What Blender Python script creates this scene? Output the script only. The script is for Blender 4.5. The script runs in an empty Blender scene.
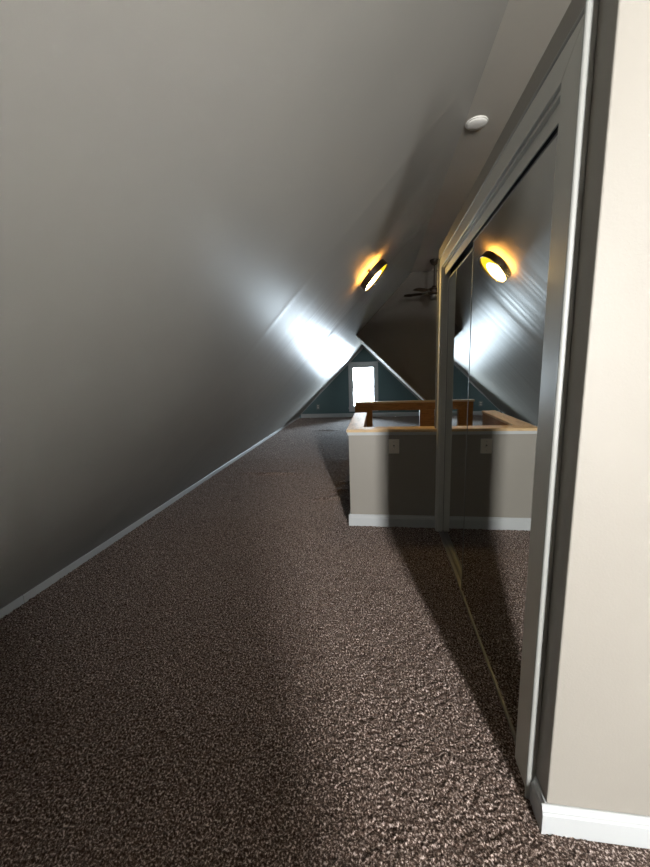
import bpy, bmesh, math
import numpy as np
from mathutils import Vector, Matrix

S = bpy.context.scene
COL = S.collection
PI = math.pi

# ------------------------------------------------------------------ layout (metres; X right, Y into the room, Z up)
XL = -2.44; M = 1.03              # left slope: Z = M * (X - XL)
XR, ZR = 0.619, 3.151             # top of the left slope, where the narrow flat ceiling starts
XF = 1.40                         # other edge of the flat ceiling
XE = XF + ZR / M                  # foot of the right slope
XA, ZA = -0.42, 2.08              # ridge of the lower wing
XW = 1.70                         # foot of the wing's right slope
Y0, YN, YE, YG = -2.9, 1.03, 7.30, 10.86   # rear gable, closet's near wall, end wall, far gable
XC, YC = 0.521, 3.45              # closet face and its far end
ZC = 2.44                         # closet top
def zl(x): return M * (x - XL)
def zr(x): return min(ZR, ZR - M * (x - XF))
KW = ZA / (XW - XA)
def zw(x): return ZA - KW * (x - XA)
SN = 1 / math.sqrt(1 + M * M)
NL = Vector((M * SN, 0, -SN))     # left slope's normal, into the room
UL = Vector((SN, 0, M * SN))      # up the left slope

# ------------------------------------------------------------------ materials
def mat(name, base, rough=0.6, spec=0.5, metal=0.0):
    m = bpy.data.materials.new(name); m.use_nodes = True
    b = m.node_tree.nodes['Principled BSDF']
    b.inputs['Base Color'].default_value = (*base, 1)
    b.inputs['Roughness'].default_value = rough
    b.inputs['Specular IOR Level'].default_value = spec
    b.inputs['Metallic'].default_value = metal
    return m
def nodes(m): return m.node_tree.nodes, m.node_tree.links, m.node_tree.nodes['Principled BSDF']
def noise(m, scale, detail=4, stretch=(1, 1, 1), rough=0.5, space='Object'):
    n, l, b = nodes(m)
    tc = n.new('ShaderNodeTexCoord'); mp = n.new('ShaderNodeMapping'); tx = n.new('ShaderNodeTexNoise')
    mp.inputs['Scale'].default_value = stretch
    tx.inputs['Scale'].default_value = scale; tx.inputs['Detail'].default_value = detail; tx.inputs['Roughness'].default_value = rough
    l.new(tc.outputs[space], mp.inputs['Vector']); l.new(mp.outputs['Vector'], tx.inputs['Vector'])
    return tx
def bump(m, tx, strength, dist, prev=None):
    n, l, b = nodes(m)
    bp = n.new('ShaderNodeBump'); bp.inputs['Strength'].default_value = strength; bp.inputs['Distance'].default_value = dist
    l.new(tx.outputs[0], bp.inputs['Height'])
    if prev: l.new(prev.outputs['Normal'], bp.inputs['Normal'])
    l.new(bp.outputs['Normal'], b.inputs['Normal']); return bp
def ramp(m, tx, stops, to='Base Color'):
    n, l, b = nodes(m)
    r = n.new('ShaderNodeValToRGB'); e = r.color_ramp.elements
    while len(e) < len(stops): e.new(0.5)
    for q, (p, c) in zip(e, stops): q.position = p; q.color = (*c, 1) if len(c) == 3 else c
    l.new(tx.outputs[0], r.inputs['Fac']); l.new(r.outputs['Color'], b.inputs[to]); return r
def tint(c, k): return tuple(min(1, v * k) for v in c)

WALLC = (0.285, 0.268, 0.238)
def paint(name, base, rough, spec, bs=0.25, bd=0.0015, sc=180):
    m = mat(name, base, rough, spec)
    t = noise(m, 2.2, 3); ramp(m, t, [(0.3, tint(base, 0.965)), (0.7, tint(base, 1.03))])
    bump(m, noise(m, sc, 3), bs, bd); return m
m_wall = paint('wall_paint', WALLC, 0.45, 0.4)
# the sloping ceiling: semi-gloss paint rolled up the slope, so the relief runs in long strokes
m_slope = mat('slope_semi_gloss_paint', (0.56, 0.535, 0.48), 0.39, 0.10)
ramp(m_slope, noise(m_slope, 1.6, 3), [(0.3, (0.295, 0.288, 0.265)), (0.7, (0.312, 0.304, 0.28))])
_b = bump(m_slope, noise(m_slope, 45, 3, (0.06, 1.0, 0.06)), 0.22, 0.0012)
bump(m_slope, noise(m_slope, 210, 3), 0.10, 0.001, _b)
m_slope2 = paint('slope_paint_right', (0.44, 0.415, 0.365), 0.5, 0.35)
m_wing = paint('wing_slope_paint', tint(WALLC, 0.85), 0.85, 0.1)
m_end_shaded = paint('end_wall_shaded_paint', (0.13, 0.115, 0.095), 0.55, 0.3)  # wall paint darkened: the end wall's shade is put into this colour
m_blue = paint('teal_wall_paint', (0.085, 0.145, 0.155), 0.5, 0.35)
m_trim = mat('white_trim_paint', (0.46, 0.48, 0.49), 0.38, 0.45)
bump(m_trim, noise(m_trim, 60, 2, (1, 1, 0.2)), 0.08, 0.001)
m_case = mat('grey_white_casing_paint', (0.60, 0.605, 0.57), 0.36, 0.5)
bump(m_case, noise(m_case, 60, 2, (1, 1, 0.2)), 0.08, 0.001)
m_plate = mat('ivory_plastic', (0.74, 0.70, 0.62), 0.35)
m_slot = mat('dark_slot', (0.02, 0.02, 0.02), 0.6)
m_white = mat('white_plastic', (0.8, 0.79, 0.75), 0.35)
m_metal = mat('brushed_steel', (0.24, 0.24, 0.235), 0.5, 0.5, 1.0)
bump(m_metal, noise(m_metal, 90, 2, (1, 0.03, 1)), 0.15, 0.0006)
m_dmetal = mat('dark_bronze', (0.035, 0.024, 0.016), 0.38, 0.5, 0.4)
m_rail = mat('black_track', (0.012, 0.012, 0.012), 0.6)
m_mirror = mat('mirror_silver', (0.78, 0.79, 0.77), 0.012, 0.5, 1.0)
ramp(m_mirror, noise(m_mirror, 3.0, 6, (1, 1, 0.6), 0.7), [(0.45, (0.010,) * 3), (0.8, (0.07,) * 3)], 'Roughness')
def wood(name, a, b, stretch):
    m = mat(name, a, 0.42, 0.4)
    t = noise(m, 9, 6, stretch, 0.65)
    ramp(m, t, [(0.25, a), (0.5, b), (0.62, tint(a, 0.8)), (0.8, b)])
    bump(m, t, 0.15, 0.001); return m
m_cap = wood('pale_oak_cap', (0.50, 0.33, 0.17), (0.62, 0.45, 0.25), (0.6, 6, 6))
m_capy = wood('pale_oak_cap_lengthwise', (0.50, 0.36, 0.21), (0.62, 0.47, 0.30), (6, 0.6, 6))
m_wood = wood('brown_oak', (0.20, 0.085, 0.022), (0.29, 0.135, 0.038), (0.7, 6, 6))
m_wood_light = wood('worn_oak_top', (0.52, 0.35, 0.18), (0.60, 0.42, 0.24), (0.6, 6, 6))
m_blade = wood('dark_fan_blade', (0.03, 0.018, 0.01), (0.05, 0.03, 0.016), (4, 4, 4))

# carpet: brown and pale yarns twisted together
m_carpet = mat('frieze_carpet', (0.16, 0.12, 0.10), 0.95, 0.1)
t = noise(m_carpet, 125, 4, (1, 1, 0.2), 0.7)
ramp(m_carpet, t, [(0.36, (0.018, 0.009, 0.006)), (0.475, (0.058, 0.034, 0.024)), (0.56, (0.225, 0.17, 0.143)), (0.63, (0.70, 0.60, 0.56))])
bump(m_carpet, noise(m_carpet, 420, 2, (1, 1, 0.3), 0.7), 0.8, 0.004)
m_carpet.node_tree.nodes['Principled BSDF'].inputs['Diffuse Roughness'].default_value = 1.0
m_carpet.node_tree.nodes['Principled BSDF'].inputs['Sheen Weight'].default_value = 0.16
m_carpet.node_tree.nodes['Principled BSDF'].inputs['Sheen Roughness'].default_value = 0.5

def emis(name, color, strength):
    m = bpy.data.materials.new(name); m.use_nodes = True
    n, l = m.node_tree.nodes, m.node_tree.links
    n.clear(); o = n.new('ShaderNodeOutputMaterial'); e = n.new('ShaderNodeEmission')
    e.inputs[0].default_value = (*color, 1); e.inputs[1].default_value = strength
    l.new(e.outputs[0], o.inputs[0]); return m
m_glow = emis('lit_lamp_diffuser', (1.0, 0.52, 0.07), 100.0)
m_back = emis('lamp_light_through_open_back', (1.0, 0.42, 0.07), 24.0)
# hotter where the bulb sits behind the diffuser: low side of the disc
n_, l_ = m_glow.node_tree.nodes, m_glow.node_tree.links
tc = n_.new('ShaderNodeTexCoord'); mp = n_.new('ShaderNodeVectorMath'); mp.operation = 'DISTANCE'; mp.inputs[1].default_value = (-0.07, 0, 0.09)
cr = n_.new('ShaderNodeValToRGB'); cr.color_ramp.elements[0].position = 0.05; cr.color_ramp.elements[0].color = (1, 0.66, 0.22, 1)
cr.color_ramp.elements[1].position = 0.15; cr.color_ramp.elements[1].color = (0.014, 0.009, 0.0004, 1)
l_.new(tc.outputs['Object'], mp.inputs[0]); l_.new(mp.outputs['Value'], cr.inputs[0]); l_.new(cr.outputs[0], n_['Emission'].inputs[0])

m_glass = bpy.data.materials.new('window_glass'); m_glass.use_nodes = True
n_, l_ = m_glass.node_tree.nodes, m_glass.node_tree.links
n_.clear(); o = n_.new('ShaderNodeOutputMaterial'); mx = n_.new('ShaderNodeMixShader'); tr = n_.new('ShaderNodeBsdfTransparent')
gl = n_.new('ShaderNodeBsdfGlossy'); fr = n_.new('ShaderNodeFresnel'); fr.inputs[0].default_value = 1.45; gl.inputs['Roughness'].default_value = 0.02
l_.new(fr.outputs[0], mx.inputs[0]); l_.new(tr.outputs[0], mx.inputs[1]); l_.new(gl.outputs[0], mx.inputs[2]); l_.new(mx.outputs[0], o.inputs[0])

# ------------------------------------------------------------------ mesh helpers
def link(name, me, m, parent=None, smooth=False):
    o = bpy.data.objects.new(name, me); COL.objects.link(o)
    if m: me.materials.append(m)
    if smooth:
        for p in me.polygons: p.use_smooth = True
    if parent: o.parent = parent
    return o
class MB:
    def __init__(s): s.bm = bmesh.new()
    def box(s, a, b):
        (x0, y0, z0), (x1, y1, z1) = a, b
        v = [s.bm.verts.new(p) for p in [(x0,y0,z0),(x1,y0,z0),(x1,y1,z0),(x0,y1,z0),(x0,y0,z1),(x1,y0,z1),(x1,y1,z1),(x0,y1,z1)]]
        for f in [(0,3,2,1),(4,5,6,7),(0,1,5,4),(1,2,6,5),(2,3,7,6),(3,0,4,7)]: s.bm.faces.new([v[i] for i in f])
        return s
    def prism(s, pts, d):            # pts: closed 3-D outline, d: extrusion vector
        d = Vector(d); a = [s.bm.verts.new(p) for p in pts]; b = [s.bm.verts.new(Vector(p) + d) for p in pts]
        n = len(pts); s.bm.faces.new(a); s.bm.faces.new(b[::-1])
        for i in range(n): s.bm.faces.new([a[i], b[i], b[(i+1) % n], a[(i+1) % n]])
        return s
    def lathe(s, prof, n=48, c=(0, 0, 0)):   # prof: (r, z)
        rings = []
        for r, z in prof:
            if r < 1e-6: rings.append([s.bm.verts.new((c[0], c[1], c[2] + z))])
            else: rings.append([s.bm.verts.new((c[0] + r*math.cos(2*PI*k/n), c[1] + r*math.sin(2*PI*k/n), c[2] + z)) for k in range(n)])
        for a, b in zip(rings, rings[1:]):
            for k in range(n):
                k2 = (k + 1) % n
                if len(a) == 1 and len(b) == 1: continue
                if len(a) == 1: s.bm.faces.new([a[0], b[k], b[k2]])
                elif len(b) == 1: s.bm.faces.new([a[k], b[0], a[k2]])
                else: s.bm.faces.new([a[k], b[k], b[k2], a[k2]])
        return s
    def build(s, name, m, parent=None, smooth=False, bevel=0.0, seg=2):
        bmesh.ops.recalc_face_normals(s.bm, faces=s.bm.faces)
        me = bpy.data.meshes.new(name); s.bm.to_mesh(me); s.bm.free()
        o = link(name, me, m, parent, smooth)
        if bevel:
            md = o.modifiers.new('bevel', 'BEVEL'); md.width = bevel; md.segments = seg; md.limit_method = 'ANGLE'; md.angle_limit = 0.6
        if smooth:
            for p in me.polygons: p.use_smooth = True
            try: me.set_sharp_from_angle(angle=0.7)
            except Exception: pass
        return o
def struct(o, label, cat):
    o['kind'] = 'structure'; o['label'] = label; o['category'] = cat; return o
def thing(o, label, cat, group=None):
    o['label'] = label; o['category'] = cat; o['kind'] = 'thing'
    if group: o['group'] = group
    return o
def empty(name, loc=(0, 0, 0)):
    o = bpy.data.objects.new(name, None); COL.objects.link(o); o.location = loc; return o
def XZ(pts, y): return [(x, y, z) for x, z in pts]

# ------------------------------------------------------------------ carpet
RNG = np.random.default_rng(4)
def vnoise(x, y, seed):
    xi = np.floor(x).astype(int); yi = np.floor(y).astype(int); fx = x - xi; fy = y - yi
    fx = fx*fx*(3-2*fx); fy = fy*fy*(3-2*fy)
    tab = np.random.default_rng(seed).random((512, 512))
    g = lambda a, b: tab[a % 512, b % 512]
    return (g(xi,yi)*(1-fx)+g(xi+1,yi)*fx)*(1-fy) + (g(xi,yi+1)*(1-fx)+g(xi+1,yi+1)*fx)*fy
def carpet_h(X, Y, fine=True):
    w1 = vnoise(X*40, Y*40, 1) - .5; w2 = vnoise(X*40+9, Y*40+5, 2) - .5
    Xw = X + w1*0.020; Yw = Y + w2*0.020
    h = 0.0
    if fine:
        a = vnoise(Xw*140, Yw*85, 3); b = vnoise(Xw*80+7, Yw*135+3, 4); c = vnoise(Xw*45, Yw*45, 8)
        h = np.maximum(a, b)*0.014 + c*0.005
    soft = vnoise(X*2.3, Y*2.3, 5)*0.004 + vnoise(X*7, Y*7, 6)*0.003
    # wrinkles in the carpet: a long one by the left skirting, short ones by the stair wall
    def ridge(x0, x1, yc, amp, wd, bend=0.0):
        t = np.clip((X-x0)/(x1-x0), 0, 1); e = np.where((X > x0) & (X < x1), np.sin(PI*t)**0.6, 0)
        return amp*e*np.exp(-((Y-(yc+bend*np.sin(PI*t)))/wd)**2)
    soft = soft + ridge(-2.1, -0.95, 5.02, 0.032, 0.045, -0.06)
    soft = soft + ridge(-1.55, -0.85, 8.6, 0.02, 0.07)
    soft = soft + ridge(-0.8, -0.28, 3.98, 0.020, 0.04, 0.03) + ridge(-0.62, -0.28, 4.25, 0.022, 0.05, 0.05) + ridge(-0.55, -0.25, 4.6, 0.018, 0.05)
    return h + soft
def grid_mesh(name, xs, ys, hf, m, zoff=0.0, parent=None):
    X, Y = np.meshgrid(xs, ys); H = hf(X, Y) + zoff
    nx, ny = len(xs), len(ys)
    co = np.stack([X, Y, H], -1).reshape(-1, 3).astype(np.float32)
    i = np.arange(nx*ny).reshape(ny, nx)
    f = np.stack([i[:-1,:-1], i[:-1,1:], i[1:,1:], i[1:,:-1]], -1).reshape(-1, 4)
    me = bpy.data.meshes.new(name); me.vertices.add(len(co)); me.vertices.foreach_set('co', co.ravel())
    me.loops.add(f.size); me.loops.foreach_set('vertex_index', f.ravel().astype(np.int32))
    me.polygons.add(len(f)); me.polygons.foreach_set('loop_start', np.arange(0, f.size, 4, dtype=np.int32)); me.polygons.foreach_set('loop_total', np.full(len(f), 4, np.int32))
    me.polygons.foreach_set('use_smooth', np.ones(len(f), bool))
    me.update(); me.validate()
    return link(name, me, m, parent)
SX0, SX1, SY0, SY1 = -0.14, 1.5, 3.42, 5.80        # stairwell opening
base = MB()
for a, b in [((XL, Y0), (XE, SY0)), ((XL, SY1), (XE, YE)), ((XL, SY0), (SX0, SY1)), ((SX1, SY0), (XE, SY1)), ((XL, YE), (XW+.1, YG))]:
    base.box((a[0], a[1], -0.16), (b[0], b[1], -0.012))
floor = base.build('floor', m_carpet); struct(floor, 'brown and grey twisted pile carpet floor of the attic', 'floor')
ZO = -0.012
near = grid_mesh('carpet_pile', np.arange(XL, 0.64, 0.0042), np.arange(0.25, SY0-.03, 0.0042), carpet_h, m_carpet, ZO, floor)
grid_mesh('carpet_pile', np.arange(XL, SX0, 0.0075), np.arange(SY0-.03, SY1+.02, 0.0075), carpet_h, m_carpet, ZO, floor)
grid_mesh('carpet_pile', np.arange(XL, XW, 0.013), np.arange(SY1+.01, YG, 0.013), carpet_h, m_carpet, ZO, floor)
rough_h = lambda X, Y: carpet_h(X, Y, False) + 0.006
grid_mesh('carpet_pile', np.arange(XL, XE, 0.05), np.arange(Y0, 0.2501, 0.0502), rough_h, m_carpet, ZO, floor)
grid_mesh('carpet_pile', np.arange(0.62, XE, 0.05), np.arange(0.25, YN+.04, 0.05), rough_h, m_carpet, ZO, floor)

# stairwell below the floor
sw = MB()
sw.box((SX0-.06, SY0-.06, -2.6), (SX0, SY1+.06, -0.02)).box((SX1, SY0-.06, -2.6), (SX1+.06, SY1+.06, -0.02))
sw.box((SX0, SY0-.06, -2.6), (SX1, SY0, -0.02)).box((SX0, SY1, -2.6), (SX1, SY1+.06, -0.02)).box((SX0-.06, SY0-.06, -2.66), (SX1+.06, SY1+.06, -2.6))
struct(sw.build('wall_stairwell', m_wall), 'painted sides of the stairwell going down through the floor', 'wall')
st = MB()
for k in range(8): st.box((SX0+.002, SY1-.27*(k+1), -0.24-.19*k-.14), (SX1-.002, SY1-.27*k-.002, -0.05-.19*k-.14))
struct(st.build('floor_stairs', m_carpet), 'carpeted steps going down into the stairwell', 'stairs')

# ------------------------------------------------------------------ left slope (inner face with gentle drywall waviness)
def slope_off(s, y):
    o = 0.004*(vnoise(y*0.9+3, s*0.5+1, 11)-.5) + 0.0022*(vnoise(y*2.6, s*0.8, 12)-.5)
    w = np.clip((y-2.6)/0.8, 0, 1)*np.clip((9-y)/1.0, 0, 1)
    o = o + w*(0.0030*(vnoise(y*9, s*0.7+4, 21)-.5) + 0.0014*(vnoise(y*22, s*1.1+2, 22)-.5))
    for yc, a in ((2.48, 0.0016), (4.58, -0.0022), (6.7, 0.0012)): o = o + a*np.exp(-((y-yc)/0.05)**2)
    o = o + np.where(y > 4.58, 0.006*np.clip((y-4.58)/0.25, 0, 1), 0)
    return o
Ltot = math.hypot(XR-XL, ZR)
ss = np.linspace(0, Ltot, 70); ys = np.unique(np.concatenate([np.arange(Y0, 2.4, 0.1), np.arange(2.4, 9.0, .014), np.arange(9.0, YG, .1), [YG]]))
SS, YY = np.meshgrid(ss, ys); OO = slope_off(SS, YY)
fade = np.clip(np.minimum(SS, Ltot-SS)/0.2, 0, 1)*1.0; OO = OO*fade
co = np.stack([XL + SS*UL.x + OO*NL.x, YY, SS*UL.z + OO*NL.z], -1).reshape(-1, 3)
nx, ny = len(ss), len(ys)
out = np.stack([XL + SS*UL.x - .1*NL.x, YY, SS*UL.z - .1*NL.z], -1).reshape(-1, 3)
bm = bmesh.new(); vs = [bm.verts.new(c) for c in co]; vo = [bm.verts.new(c) for c in out]
for j in range(ny-1):
    for i in range(nx-1):
        q = [j*nx+i, (j+1)*nx+i, (j+1)*nx+i+1, j*nx+i+1]
        bm.faces.new([vs[k] for k in q]); bm.faces.new([vo[k] for k in q[::-1]])
for j in range(ny-1):
    for i in (0, nx-1): bm.faces.new([vs[j*nx+i], vs[(j+1)*nx+i], vo[(j+1)*nx+i], vo[j*nx+i]])
for i in range(nx-1):
    for j in (0, ny-1): bm.faces.new([vs[j*nx+i], vs[j*nx+i+1], vo[j*nx+i+1], vo[j*nx+i]])
bmesh.ops.recalc_face_normals(bm, faces=bm.faces)
me = bpy.data.meshes.new('wall_left'); bm.to_mesh(me); bm.free()
o = link('wall_left', me, m_slope, None, True); me.set_sharp_from_angle(angle=0.6)
struct(o, 'large sloping grey painted drywall rising from the floor on the left', 'sloped wall')

# main right slope, end wall, wing slope, gables
o = MB().prism([(XF, Y0, ZR), (XE, Y0, 0), (XE+.08, Y0, 0), (XF, Y0, ZR+.12)], (0, YE-Y0, 0)).build('ceiling_right', m_slope2)
struct(o, 'sloping painted ceiling falling to the right above the closet', 'ceiling')
o = MB().box((XR, Y0, ZR), (XF, YE, ZR+.1)).build('ceiling', m_slope2)
struct(o, 'narrow flat ceiling strip along the top of the attic', 'ceiling')
o = MB().prism(XZ([(XA, ZA), (XR, ZR), (XF, ZR), (XE, 0), (XW, 0)], YE), (0, .1, 0)).build('wall_end', m_end_shaded)
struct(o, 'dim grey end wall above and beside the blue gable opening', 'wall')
o = MB().prism([(XA, YE+.1, ZA), (XW, YE+.1, 0), (XW+.1, YE+.1, 0), (XA+.001, YE+.1, ZA+.1)], (0, YG-YE-.1, 0)).build('ceiling_wing', m_wing)
struct(o, 'low right hand slope of the far wing before the blue wall', 'ceiling')
def gable(name, line, hole, y, th, m):
    # line: outline of the top from foot to foot; hole: x0, x1, z0, z1
    x0, x1, z0, z1 = hole
    def top(x):
        for (a, za), (b, zb) in zip(line, line[1:]):
            if a <= x <= b: return za + (zb-za)*(x-a)/(b-a)
        return 0
    g = MB()
    cuts = [line[0][0], x0, x1, line[-1][0]]
    for k, (a, b) in enumerate(zip(cuts, cuts[1:])):
        lo = z1 if k == 1 else 0
        p = [(a, lo), (b, lo)]
        if top(b) > lo + 1e-5: p.append((b, top(b)))
        p += [q for q in line[::-1] if a < q[0] < b]
        if top(a) > lo + 1e-5: p.append((a, top(a)))
        g.prism(XZ(p, y), (0, th, 0))
    g.prism(XZ([(x0, 0), (x1, 0), (x1, z0), (x0, z0)], y), (0, th, 0))
    return g.build(name, m)
WX0, WX1, WZ0, WZ1 = -0.77, -0.085, 0.29, 1.49
struct(gable('wall_far', [(XL, 0), (XA, ZA), (XW, 0)], (WX0, WX1, WZ0, WZ1), YG, .12, m_blue), 'teal blue triangular gable wall around the far window', 'wall')
NX0, NX1, NZ0, NZ1 = 1.18, 1.56, 0.85, 2.82
struct(gable('wall_rear', [(XL, 0), (XR, ZR), (XF, ZR), (XE, 0)], (NX0, NX1, NZ0, NZ1), Y0-.12, .12, m_wall), 'painted gable wall behind the viewer with a window', 'wall')
# added low wall out of view, keeps window light off the left floor
lw = MB().box((-2.30, -1.25, 0), (0.66, -1.13, 1.50)).build('wall_light_blocker', m_wall); struct(lw, 'added low wall behind the viewer that shades the left floor', 'wall')

# ------------------------------------------------------------------ windows
def window(name, x0, x1, z0, z1, y, s, label):     # s: +1 wall outside lies towards +Y
    w = empty(name, ((x0+x1)/2, y, z0)); struct(w, label, 'window')
    P = Vector(w.location)
    def loc(a, b):
        return tuple(Vector(a)-P), tuple(Vector(b)-P)
    f = MB(); c = 0.085
    def bx(mb, a, b):
        a2 = [min(p, q) for p, q in zip(a, b)]; b2 = [max(p, q) for p, q in zip(a, b)]
        mb.box(*loc(a2, b2)); return mb
    bx(f, (x0-c, y, z0), (x0, y-s*.022, z1)); bx(f, (x1, y, z0), (x1+c, y-s*.022, z1)); bx(f, (x0-c, y, z1), (x1+c, y-s*.022, z1+.09))
    f.build('casing', m_trim, w, bevel=.004)
    bx(MB(), (x0-c-.02, y, z1+.09), (x1+c+.02, y-s*.04, z1+.115)).build('head_cap', m_trim, w, bevel=.004)
    sl = bx(MB(), (x0-c-.02, y+s*.06, z0-.03), (x1+c+.02, y-s*.05, z0)).build('sill', m_trim, w, bevel=.004)
    bx(MB(), (x0-c, y, z0-.12), (x1+c, y-s*.02, z0-.03)).build('apron', m_trim, w, bevel=.003)
    j = MB(); bx(j, (x0, y, z0), (x0+.02, y+s*.12, z1)); bx(j, (x1-.02, y, z0), (x1, y+s*.12, z1)); bx(j, (x0, y, z1-.02), (x1, y+s*.12, z1)); bx(j, (x0, y, z0), (x1, y+s*.12, z0+.015))
    j.build('jamb', m_trim, w)
    zm = z0 + (z1-z0)*.49
    for nm, a, b, yy in (('lower_sash', z0+.015, zm+.02, y+s*.03), ('upper_sash', zm-.02, z1-.02, y+s*.065)):
        q = MB(); t = .032
        bx(q, (x0+.02, yy, a), (x0+.02+t, yy+s*.03, b)); bx(q, (x1-.02-t, yy, a), (x1-.02, yy+s*.03, b))
        bx(q, (x0+.02+t, yy, a), (x1-.02-t, yy+s*.03, a+.035)); bx(q, (x0+.02+t, yy, b-.035), (x1-.02-t, yy+s*.03, b))
        sh = q.build(nm, m_trim, w, bevel=.002)
        bx(MB(), (x0+.02+t, yy+s*.012, a+.035), (x1-.02-t, yy+s*.016, b-.035)).build('glass', m_glass, sh)
    lk = bx(MB(), ((x0+x1)/2-.03, y+s*.03, zm+.02), ((x0+x1)/2+.03, y+s*.01, zm+.035)).build('sash_lock', m_metal, w)
    return w
window('window_1', WX0, WX1, WZ0, WZ1, YG, 1, 'bright white framed double hung window in the blue gable wall')
window('window_2', NX0, NX1, NZ0, NZ1, Y0, -1, 'narrow white framed window in the rear gable wall')

# ------------------------------------------------------------------ baseboards and trims
def base_profile(h=.105, t=.016):   # (out, z)
    return [(0, 0), (t, 0), (t, h*.72), (t*.80, h*.78), (t*.80, h*.84), (t*.45, h*.90), (t*.35, h), (0, h)]
def run_x(name, x0, x1, y, s, label, h=.105, parent=None):    # board along X, standing out towards s*Y
    o = MB().prism([(x0, y+s*a, z) for a, z in base_profile(h)], (x1-x0, 0, 0)).build(name, m_trim, parent, bevel=.0012)
    return struct(o, label, 'baseboard') if parent is None else o
def run_y(name, y0, y1, x, s, label, h=.105, parent=None, m=None):
    o = MB().prism([(x+s*a, y0, z) for a, z in base_profile(h)], (0, y1-y0, 0)).build(name, m or m_trim, parent, bevel=.0012)
    return struct(o, label, 'baseboard') if parent is None else o
# left board leans back against the slope; it is laid in lengths
def lb(y0, y1, first):
    x = XL + .052; h = .060       # upright face, back edge scribed to the slope
    pts = [(XL+.004, y0, .001), (x, y0, .001), (x, y0, h-.006), (x-.004, y0, h), (XL+h/M+.0005, y0, h)] if h/M < .047 else [(XL+.004, y0, .001), (x+.012, y0, .001), (x+.012, y0, h-.006), (x+.009, y0, h), (XL+h/M, y0, h)]
    return MB().prism(pts, (0, y1-y0, 0)).build('baseboard_left', m_trim, first, bevel=.001)
a0 = lb(Y0, 1.925, None); struct(a0, 'narrow white baseboard along the foot of the sloping wall', 'baseboard')
lb(1.928, 6.2, a0); lb(6.202, YG-.02, a0)
run_x('baseboard_far', XL+.12, XW-.1, YG, -1, 'white baseboard under the blue gable wall', .12)
run_x('baseboard_end', XW+.05, XE-.1, YE, -1, 'white baseboard on the dim end wall')
# far gable slope trims
tw = .075
o = MB().prism([(XL+.02, YG, 0.12), (XL+.02+tw*1.5, YG, .12), (XA, YG, ZA-tw*1.42), (XA, YG, ZA-.002)], (0, -.02, 0)).build('trim_1', m_trim, bevel=.003)
struct(o, 'wide white trim board up the left edge of the blue gable', 'trim')
o = MB().prism([(XW-.14, YG, 0.12), (XW-.14-.05, YG, .12), (XA, YG, ZA-.058), (XA, YG, ZA-.004)], (0, -.02, 0)).build('trim_2', m_trim, bevel=.003)
struct(o, 'thin white trim board down the right edge of the blue gable', 'trim')
m_bead = mat('corner_bead_paint', (0.62, 0.60, 0.55), 0.3)
o = MB().prism([(XA, YE, ZA), (XW, YE, 0), (XW+.02, YE, 0.012), (XA, YE, ZA+.016)], (0, -.008, 0)).build('trim_3', m_bead)
struct(o, 'pale corner strip along the edge where the end wall meets the wing', 'trim')

# ------------------------------------------------------------------ closet
YO0, YO1, ZO1 = 1.252, 3.22, 2.248       # opening
xr = XF + (ZR-ZC)/M                       # where the closet top meets the right slope
o = MB().prism(XZ([(XC, 0), (XE-.02, 0), (xr, ZC), (XC, ZC)], YN), (0, .1, 0)).build('wall_near', m_wall, bevel=.004)
struct(o, 'pale beige wall beside the closet facing the viewer', 'wall')
o = MB().prism(XZ([(XC+.1, 0), (XE-.02, 0), (xr, ZC), (XC+.1, ZC)], YC-.1), (0, .1, 0)).build('wall_closet_far', m_wall)
struct(o, 'far end wall of the closet box', 'wall')
w = MB(); t = .10
w.box((XC, YN+.1, 0), (XC+t, YO0, ZC)).box((XC, YO1, 0), (XC+t, YC, ZC)).box((XC, YO0, ZO1), (XC+t, YO1, ZC))
struct(w.build('wall_right', m_wall), 'beige closet front wall around the mirrored sliding doors', 'wall')
o = MB().box((XC+t, YN+.1, ZC-.06), (xr, YC-.1, ZC)).build('ceiling_closet', m_wall); struct(o, 'flat top of the closet box below the ridge', 'ceiling')
o = MB().box((1.28, YN+.1, 0), (1.33, YC-.1, ZC-.06)).build('wall_closet_back', m_wall); struct(o, 'back wall inside the closet', 'wall')
# casing: flat board with a raised rounded outer edge
cw, cwz, ct = .143, .092, .016
trim = empty('trim_4', (XC, YO0, 0)); struct(trim, 'grey white door casing around the mirrored closet opening', 'door casing')
def casing(name, pts_in, pts_out):
    P = Vector(trim.location)
    a = [Vector(p)-P for p in pts_in]; b = [Vector(p)-P for p in pts_out]
    return a, b
m_bc = mat('casing_bead_paint', (0.30, 0.305, 0.29), 0.36)
def cpart(name, poly, edge):
    P = Vector(trim.location)
    MB().prism([Vector((XC, y, z))-P for y, z in poly], (-ct, 0, 0)).build(name, m_case, trim, bevel=.003)
    MB().prism([Vector((XC, y, z))-P for y, z in edge], (-ct-(.004 if name == 'head_casing' else .013), 0, 0)).build('outer_bead', m_bc, trim, bevel=.006, seg=3)
e = .013
y0, y1, zt = YO0-cw, YO1+.10, ZO1+cwz
cpart('near_casing', [(y0+e, 0), (YO0, 0), (YO0, ZO1), (y0+e, zt-e)], [(y0, 0), (y0+e, 0), (y0+e, zt-e), (y0, zt)])
cpart('far_casing', [(y1-e, 0), (YO1, 0), (YO1, ZO1), (y1-e, zt-e)], [(y1, 0), (y1-e, 0), (y1-e, zt-e), (y1, zt)])
cpart('head_casing', [(YO0, ZO1), (YO1, ZO1), (y1-e, zt-e), (y0+e, zt-e)], [(y0, zt), (y0+e, zt-e), (y1-e, zt-e), (y1, zt)])
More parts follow.
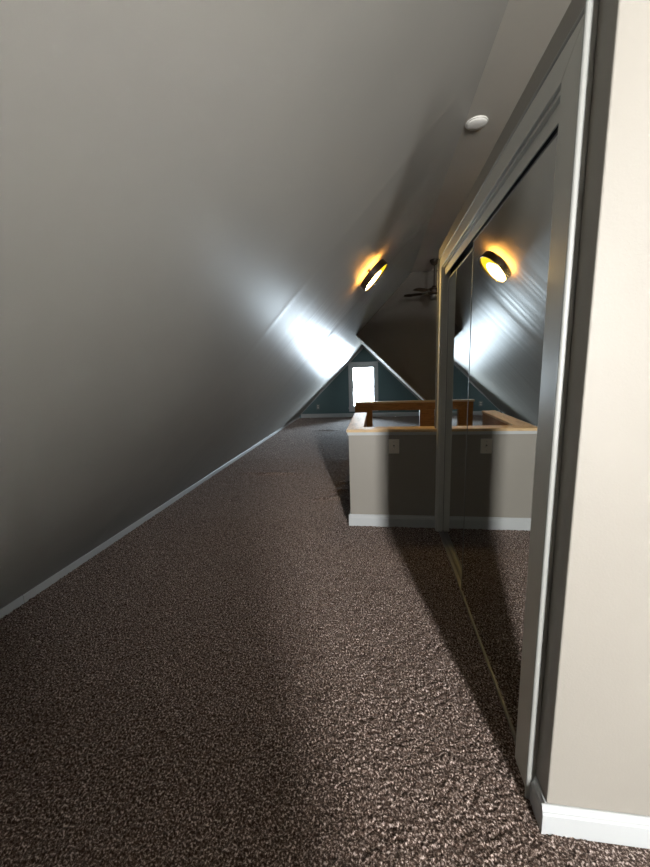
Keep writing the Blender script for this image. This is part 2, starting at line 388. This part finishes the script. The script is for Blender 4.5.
# jamb lining
P = Vector(trim.location)
jb = MB(); jt = .012
for a, b in [((XC-.002, YO0-.001, 0), (XC+t, YO0+jt, ZO1)), ((XC-.002, YO1-jt, 0), (XC+t, YO1+.001, ZO1)), ((XC-.002, YO0, ZO1-jt), (XC+t, YO1, ZO1+.001))]:
    jb.box(Vector(a)-P, Vector(b)-P)
jb.build('jamb_lining', m_case, trim)
run_y('baseboard_right', YN, y0, XC, -1, 'short white baseboard between the closet casing and the wall corner', m=m_trim)
run_y('baseboard_right_far', y1, YC, XC, -1, 'short white baseboard past the far closet casing')
run_x('baseboard_near', XC-.016, XE-.15, YN, -1, 'white moulded baseboard under the pale beige wall')

# sliding doors and their tracks
def track(name, z0, label):
    return
tb = empty('sliding_door_track', (XC+.04, YO0+jt, 0)); thing(tb, 'ribbed metal floor track under the mirrored closet doors', 'door track')
P = Vector(tb.location)
MB().box(Vector((XC+.006, YO0+jt, -.004))-P, Vector((XC+.082, YO1-jt, .009))-P).build('track_plate', m_metal, tb, bevel=.001)
for x in (XC+.005, XC+.034, XC+.072): MB().box(Vector((x, YO0+jt, .009))-P, Vector((x+.005, YO1-jt, .020))-P).build('rib', m_metal, tb, bevel=.0015)
tt = empty('sliding_door_track', (XC+.04, YO0+jt, ZO1-jt)); thing(tt, 'white fascia head track with black channel above the mirrored doors', 'door track')
P = Vector(tt.location)
MB().box(Vector((XC+.012, YO0+jt, ZO1-jt-.052))-P, Vector((XC+.017, YO1-jt, ZO1-jt))-P).build('fascia', m_case, tt, bevel=.001)
MB().box(Vector((XC+.017, YO0+jt, ZO1-jt-.010))-P, Vector((XC+.085, YO1-jt, ZO1-jt))-P).build('channel', m_rail, tt)
MB().box(Vector((XC+.055, YO0+jt, ZO1-jt-.05))-P, Vector((XC+.060, YO1-jt, ZO1-jt-.01))-P).build('divider', m_rail, tt)
ZD0, ZD1 = .022, 2.158
def mdoor(x, ya, yb, label, rot=0):
    L = yb-ya
    r = empty('sliding_mirror_door', (x, ya, ZD0)); r.rotation_euler.z = rot
    thing(r, label, 'door', 'mirrored sliding closet doors')
    MB().box((0, .004, .004), (.005, L-.004, ZD1-ZD0-.004)).build('mirror_panel', m_mirror, r)
    MB().box((.005, .004, .004), (.018, L-.004, ZD1-ZD0-.004)).build('backing', m_rail, r)
    f = MB()
    for a, b in [((-.002, 0, 0), (.019, .004, ZD1-ZD0)), ((-.002, L-.004, 0), (.019, L, ZD1-ZD0)), ((-.002, .004, 0), (.019, L-.004, .004)), ((-.002, .004, ZD1-ZD0-.004), (.019, L-.004, ZD1-ZD0))]: f.box(a, b)
    f.build('edge_frame', m_metal, r)
    return r
mdoor(XC+.011, YO0+jt+.002, 2.30, 'nearer mirrored sliding door standing on the front track')
mdoor(XC+.042, 2.225, YO1-jt-.002, 'farther mirrored sliding door standing on the rear track')

# ------------------------------------------------------------------ stair half wall with wooden cap
HX0, HX1, HY0, HY1, HZ = -0.272, XC, 3.305, 4.50, 0.905
hw = MB().box((HX0, HY0, -.01), (HX1, HY0+.115, HZ)).box((HX0, HY0+.115, -.01), (HX0+.115, HY1, HZ)).build('wall_stair_guard', m_wall, bevel=.003)
struct(hw, 'beige half wall guarding the stairwell with oak cap and white baseboard', 'half wall')
c = .018
MB().prism([(HX0-c, HY0-c, HZ), (HX1, HY0-c, HZ), (HX1, HY0+.115+c, HZ), (HX0+.115+c, HY0+.115+c, HZ)], (0, 0, .026)).build('cap', m_cap, hw, bevel=.004)
cl = MB().prism([(HX0-c, HY0-c, HZ), (HX0+.115+c, HY0+.115+c, HZ), (HX0+.115+c, HY1+c, HZ), (HX0-c, HY1+c, HZ)], (0, 0, .026)).build('cap', m_capy, hw, bevel=.004)
MB().box((HX0+.115, HY0+.13, 0), (HX0+.128, HY1, HZ)).box((HX0+.115, HY0+.115, 0), (HX1, HY0+.128, HZ)).build('inner_wood_panel', m_wood, hw)
fr = MB().box((HX0-.004, HY0-.010, HZ-.028), (HX1, HY0, HZ)).box((HX0-.010, HY0-.010, HZ-.028), (HX0, HY1, HZ)).build('cap_moulding', m_trim, hw, bevel=.003)
run_x('baseboard', HX0-.016, HX1, HY0, -1, '', .115, hw)
run_y('baseboard', HY0, HY1+.014, HX0, -1, '', .115, hw)
run_x('baseboard', HX0-.016, HX0+.131, HY1, 1, '', .115, hw)

# wooden stair railing at the far side of the well: wide posts, open bays
FX0, FY0, FZ = -0.37, 5.86, 0.905
rl = empty('stair_railing', (FX0, FY0, 0)); thing(rl, 'brown wooden box railing with open bays behind the half wall', 'railing')
def rb(name, a, b, m=m_wood, bv=.003):
    return MB().box((a[0]-FX0, a[1]-FY0, a[2]), (b[0]-FX0, b[1]-FY0, b[2])).build(name, m, rl, bevel=bv)
FX1 = 2.0; FD = .11
posts = [(FX0, FX0+.275), (.64, .86), (1.60, FX1)]
for a, b in posts: rb('post', (a, FY0, 0), (b, FY0+FD, FZ-.115))
rb('beam', (FX0, FY0, FZ-.115), (FX1, FY0+FD, FZ))
rb('bottom_rail', (FX0+.275, FY0+.01, 0), (.64, FY0+FD-.01, .10)); rb('bottom_rail', (.86, FY0+.01, 0), (1.60, FY0+FD-.01, .10))
rb('top_cap', (FX0-.015, FY0-.015, FZ), (FX1, FY0+FD+.015, FZ+.024), m_wood_light)

# ------------------------------------------------------------------ switch and outlet
sp = empty('light_switch', (.135, HY0, .772)); thing(sp, 'ivory single toggle light switch plate on the half wall', 'light switch')
MB().box((-.047, -.007, -.066), (.047, 0, .066)).build('plate', m_plate, sp, bevel=.003)
MB().box((-.006, -.0085, -.013), (.006, -.0068, .013)).build('slot', m_slot, sp)
MB().prism([(-.0045, -.007, -.010), (-.0045, -.007, .004), (-.0045, -.018, -.009), (-.0045, -.017, -.013)], (.009, 0, 0)).build('toggle', m_plate, sp)
for z in (-.042, .042): MB().prism([(.003*math.cos(k*PI/4), -.0085, z+.003*math.sin(k*PI/4)) for k in range(8)], (0, .002, 0)).build('screw', m_metal, sp)
m_oplate = mat('grey_plate', (0.16, 0.19, 0.19), 0.4)
op = empty('wall_outlet', (-1.79, YG, .33)); thing(op, 'small grey outlet plate low on the blue gable wall', 'outlet')
MB().box((-.05, -.008, -.08), (.05, 0, .08)).build('plate', m_oplate, op, bevel=.003)
for z in (-.03, .03):
    MB().box((-.02, -.010, z-.018), (.02, -.007, z+.018)).build('receptacle', m_plate, op, bevel=.002)

# ------------------------------------------------------------------ drum lamp on the slope
LX, LY = -0.088, 3.87
LC = Vector((LX, LY, 0)); LC.z = zl(LC.x); 
lamp = empty('drum_ceiling_lamp', LC + NL*0.006)
zax = NL; xax = UL; yax = zax.cross(xax)
lamp.rotation_euler = Matrix((xax, yax, zax)).transposed().to_euler()
thing(lamp, 'round dark bronze drum ceiling lamp glowing yellow on the sloping wall', 'ceiling lamp')
R, D = .165, .106; G = .042
MB().lathe([(0, 0), (.022, 0), (.022, .006), (.012, .010), (.012, G+.01), (0, G+.01)]).build('mounting_plate', m_dmetal, lamp, True)
MB().lathe([(R-.012, G), (R, G), (R, D), (R-.004, D+.002), (R-.008, D), (R-.012, G+.002)], 64).build('drum_shade', m_dmetal, lamp, True)
MB().lathe([(R, D-.004), (R+.002, D-.003), (R+.002, D+.001), (R, D+.002)], 64).build('rim', m_metal, lamp, True)
MB().lathe([(0, D-.004), (R*.5, D-.006), (R-.013, D-.010), (R-.013, D-.014), (0, D-.012)], 64).build('diffuser', m_glow, lamp, True)
MB().lathe([(0, G+.012), (R-.013, G+.012), (R-.013, G+.016), (0, G+.016)], 64).build('upper_diffuser', m_back, lamp, True)

# ------------------------------------------------------------------ ceiling fan
FNX, FNY = 0.92, 6.55
ZF = 2.64
fan = empty('ceiling_fan', (FNX, FNY, ZF)); thing(fan, 'dark ceiling fan with thin blades hanging from the flat ceiling', 'ceiling fan')
zc = ZR - ZF
MB().lathe([(0, zc+.02), (.075, zc-.01), (.075, zc-.03), (.05, zc-.075), (.016, zc-.095), (0, zc-.095)], 32).build('canopy', m_dmetal, fan, True)
MB().lathe([(0, .08), (.012, .08), (.012, zc-.08), (0, zc-.08)], 20).build('downrod', m_dmetal, fan, True)
MB().lathe([(0, .10), (.035, .10), (.05, .07), (.105, .055), (.115, .02), (.105, -.02), (.07, -.04), (0, -.04)], 40).build('motor_housing', m_dmetal, fan, True)
MB().lathe([(0, -.04), (.06, -.04), (.065, -.07), (.05, -.10), (.02, -.115), (0, -.12)], 32).build('switch_housing', m_metal, fan, True)
for k in range(5):
    a = math.radians(180 - 24 + 72*k)
    b = MB().prism([(.17, -.045, 0), (.42, -.062, 0), (.49, -.05, 0), (.51, 0, 0), (.49, .05, 0), (.42, .062, 0), (.17, .045, 0)], (0, 0, .007)).build('blade', m_blade, fan, bevel=.002)
    b.rotation_euler = (math.radians(11), 0, a)
    ir = MB().prism([(.09, -.018, -.004), (.20, -.03, -.004), (.20, .03, -.004), (.09, .018, -.004)], (0, 0, .004)).build('blade_iron', m_metal, b)

# ------------------------------------------------------------------ smoke detector on the right slope by the ridge
SDX, SDY = .70, 3.06
sd = empty('smoke_detector', (SDX, SDY, zr(SDX)))
nz = Vector((0, 0, -1)); xx = Vector((1, 0, 0)); yy = nz.cross(xx)
sd.rotation_euler = Matrix((xx, yy, nz)).transposed().to_euler()
thing(sd, 'round white smoke detector on the flat ceiling above the closet', 'smoke detector')
MB().lathe([(0, 0), (.074, 0), (.076, .004), (.074, .008), (0, .008)], 48).build('base_ring', m_white, sd, True)
MB().lathe([(0, .008), (.066, .008), (.066, .014), (.056, .021), (.02, .022), (0, .022)], 48).build('cover', m_white, sd, True)

# ------------------------------------------------------------------ light: overcast daylight outside both windows
W = bpy.data.worlds.new('sky'); S.world = W; W.use_nodes = True
bg = W.node_tree.nodes['Background']; bg.inputs[1].default_value = 255
# the sky is brighter and warmer behind the viewer than beyond the far window
n_, l_ = W.node_tree.nodes, W.node_tree.links
tc = n_.new('ShaderNodeTexCoord'); sx = n_.new('ShaderNodeSeparateXYZ'); mr = n_.new('ShaderNodeMapRange'); cr = n_.new('ShaderNodeValToRGB')
mr.inputs['From Min'].default_value = -0.5; mr.inputs['From Max'].default_value = 0.5
cr.color_ramp.elements[0].color = (1.0, 0.985, 0.96, 1); cr.color_ramp.elements[1].color = (0.26, 0.31, 0.35, 1)
l_.new(tc.outputs['Generated'], sx.inputs[0]); l_.new(sx.outputs['Y'], mr.inputs['Value']); l_.new(mr.outputs[0], cr.inputs[0]); l_.new(cr.outputs[0], bg.inputs[0])
def portal(x0, x1, z0, z1, y, s):
    L = bpy.data.lights.new('window_portal', 'AREA'); L.shape = 'RECTANGLE'; L.size = x1-x0; L.size_y = z1-z0
    L.cycles.is_portal = True
    o = bpy.data.objects.new('window_portal', L); COL.objects.link(o); o.location = ((x0+x1)/2, y, (z0+z1)/2)
    o.rotation_euler = (math.radians(-90*s), 0, 0)      # faces into the room
    return o
portal(WX0, WX1, WZ0, WZ1, YG+.14, 1)
portal(NX0, NX1, NZ0, NZ1, Y0-.14, -1)

# ------------------------------------------------------------------ camera
cd = np.array([378-325, 365-433.5]); cx = np.array([-2200-325, 456-433.5]); f = math.sqrt(-(cd @ cx))
Yv = np.array([cd[0], cd[1], f]); Yv /= np.linalg.norm(Yv)
Xv = -np.array([cx[0], cx[1], f]); Xv /= np.linalg.norm(Xv)
Zv = -np.cross(Yv, Xv)
if Zv[1] > 0: Zv = -Zv
Rw = np.array([Xv, Yv, Zv])
cam = bpy.data.objects.new('camera', bpy.data.cameras.new('camera')); COL.objects.link(cam)
mw = Matrix.Identity(4)
for i in range(3):
    mw[i][0] = Rw[i][0]; mw[i][1] = -Rw[i][1]; mw[i][2] = -Rw[i][2]
mw[2][3] = 1.5
cam.matrix_world = mw
cam.data.sensor_fit = 'HORIZONTAL'; cam.data.sensor_width = 36; cam.data.lens = f/650*36; cam.data.clip_start = .02
S.camera = cam

S.view_settings.view_transform = 'Standard'; S.view_settings.look = 'None'; S.view_settings.gamma = 1; S.view_settings.exposure = 0.25
S.view_settings.use_curve_mapping = False
S.cycles.max_bounces = 12; S.cycles.diffuse_bounces = 6; S.cycles.glossy_bounces = 5; S.cycles.caustics_reflective = False
S.cycles.sample_clamp_indirect = 8
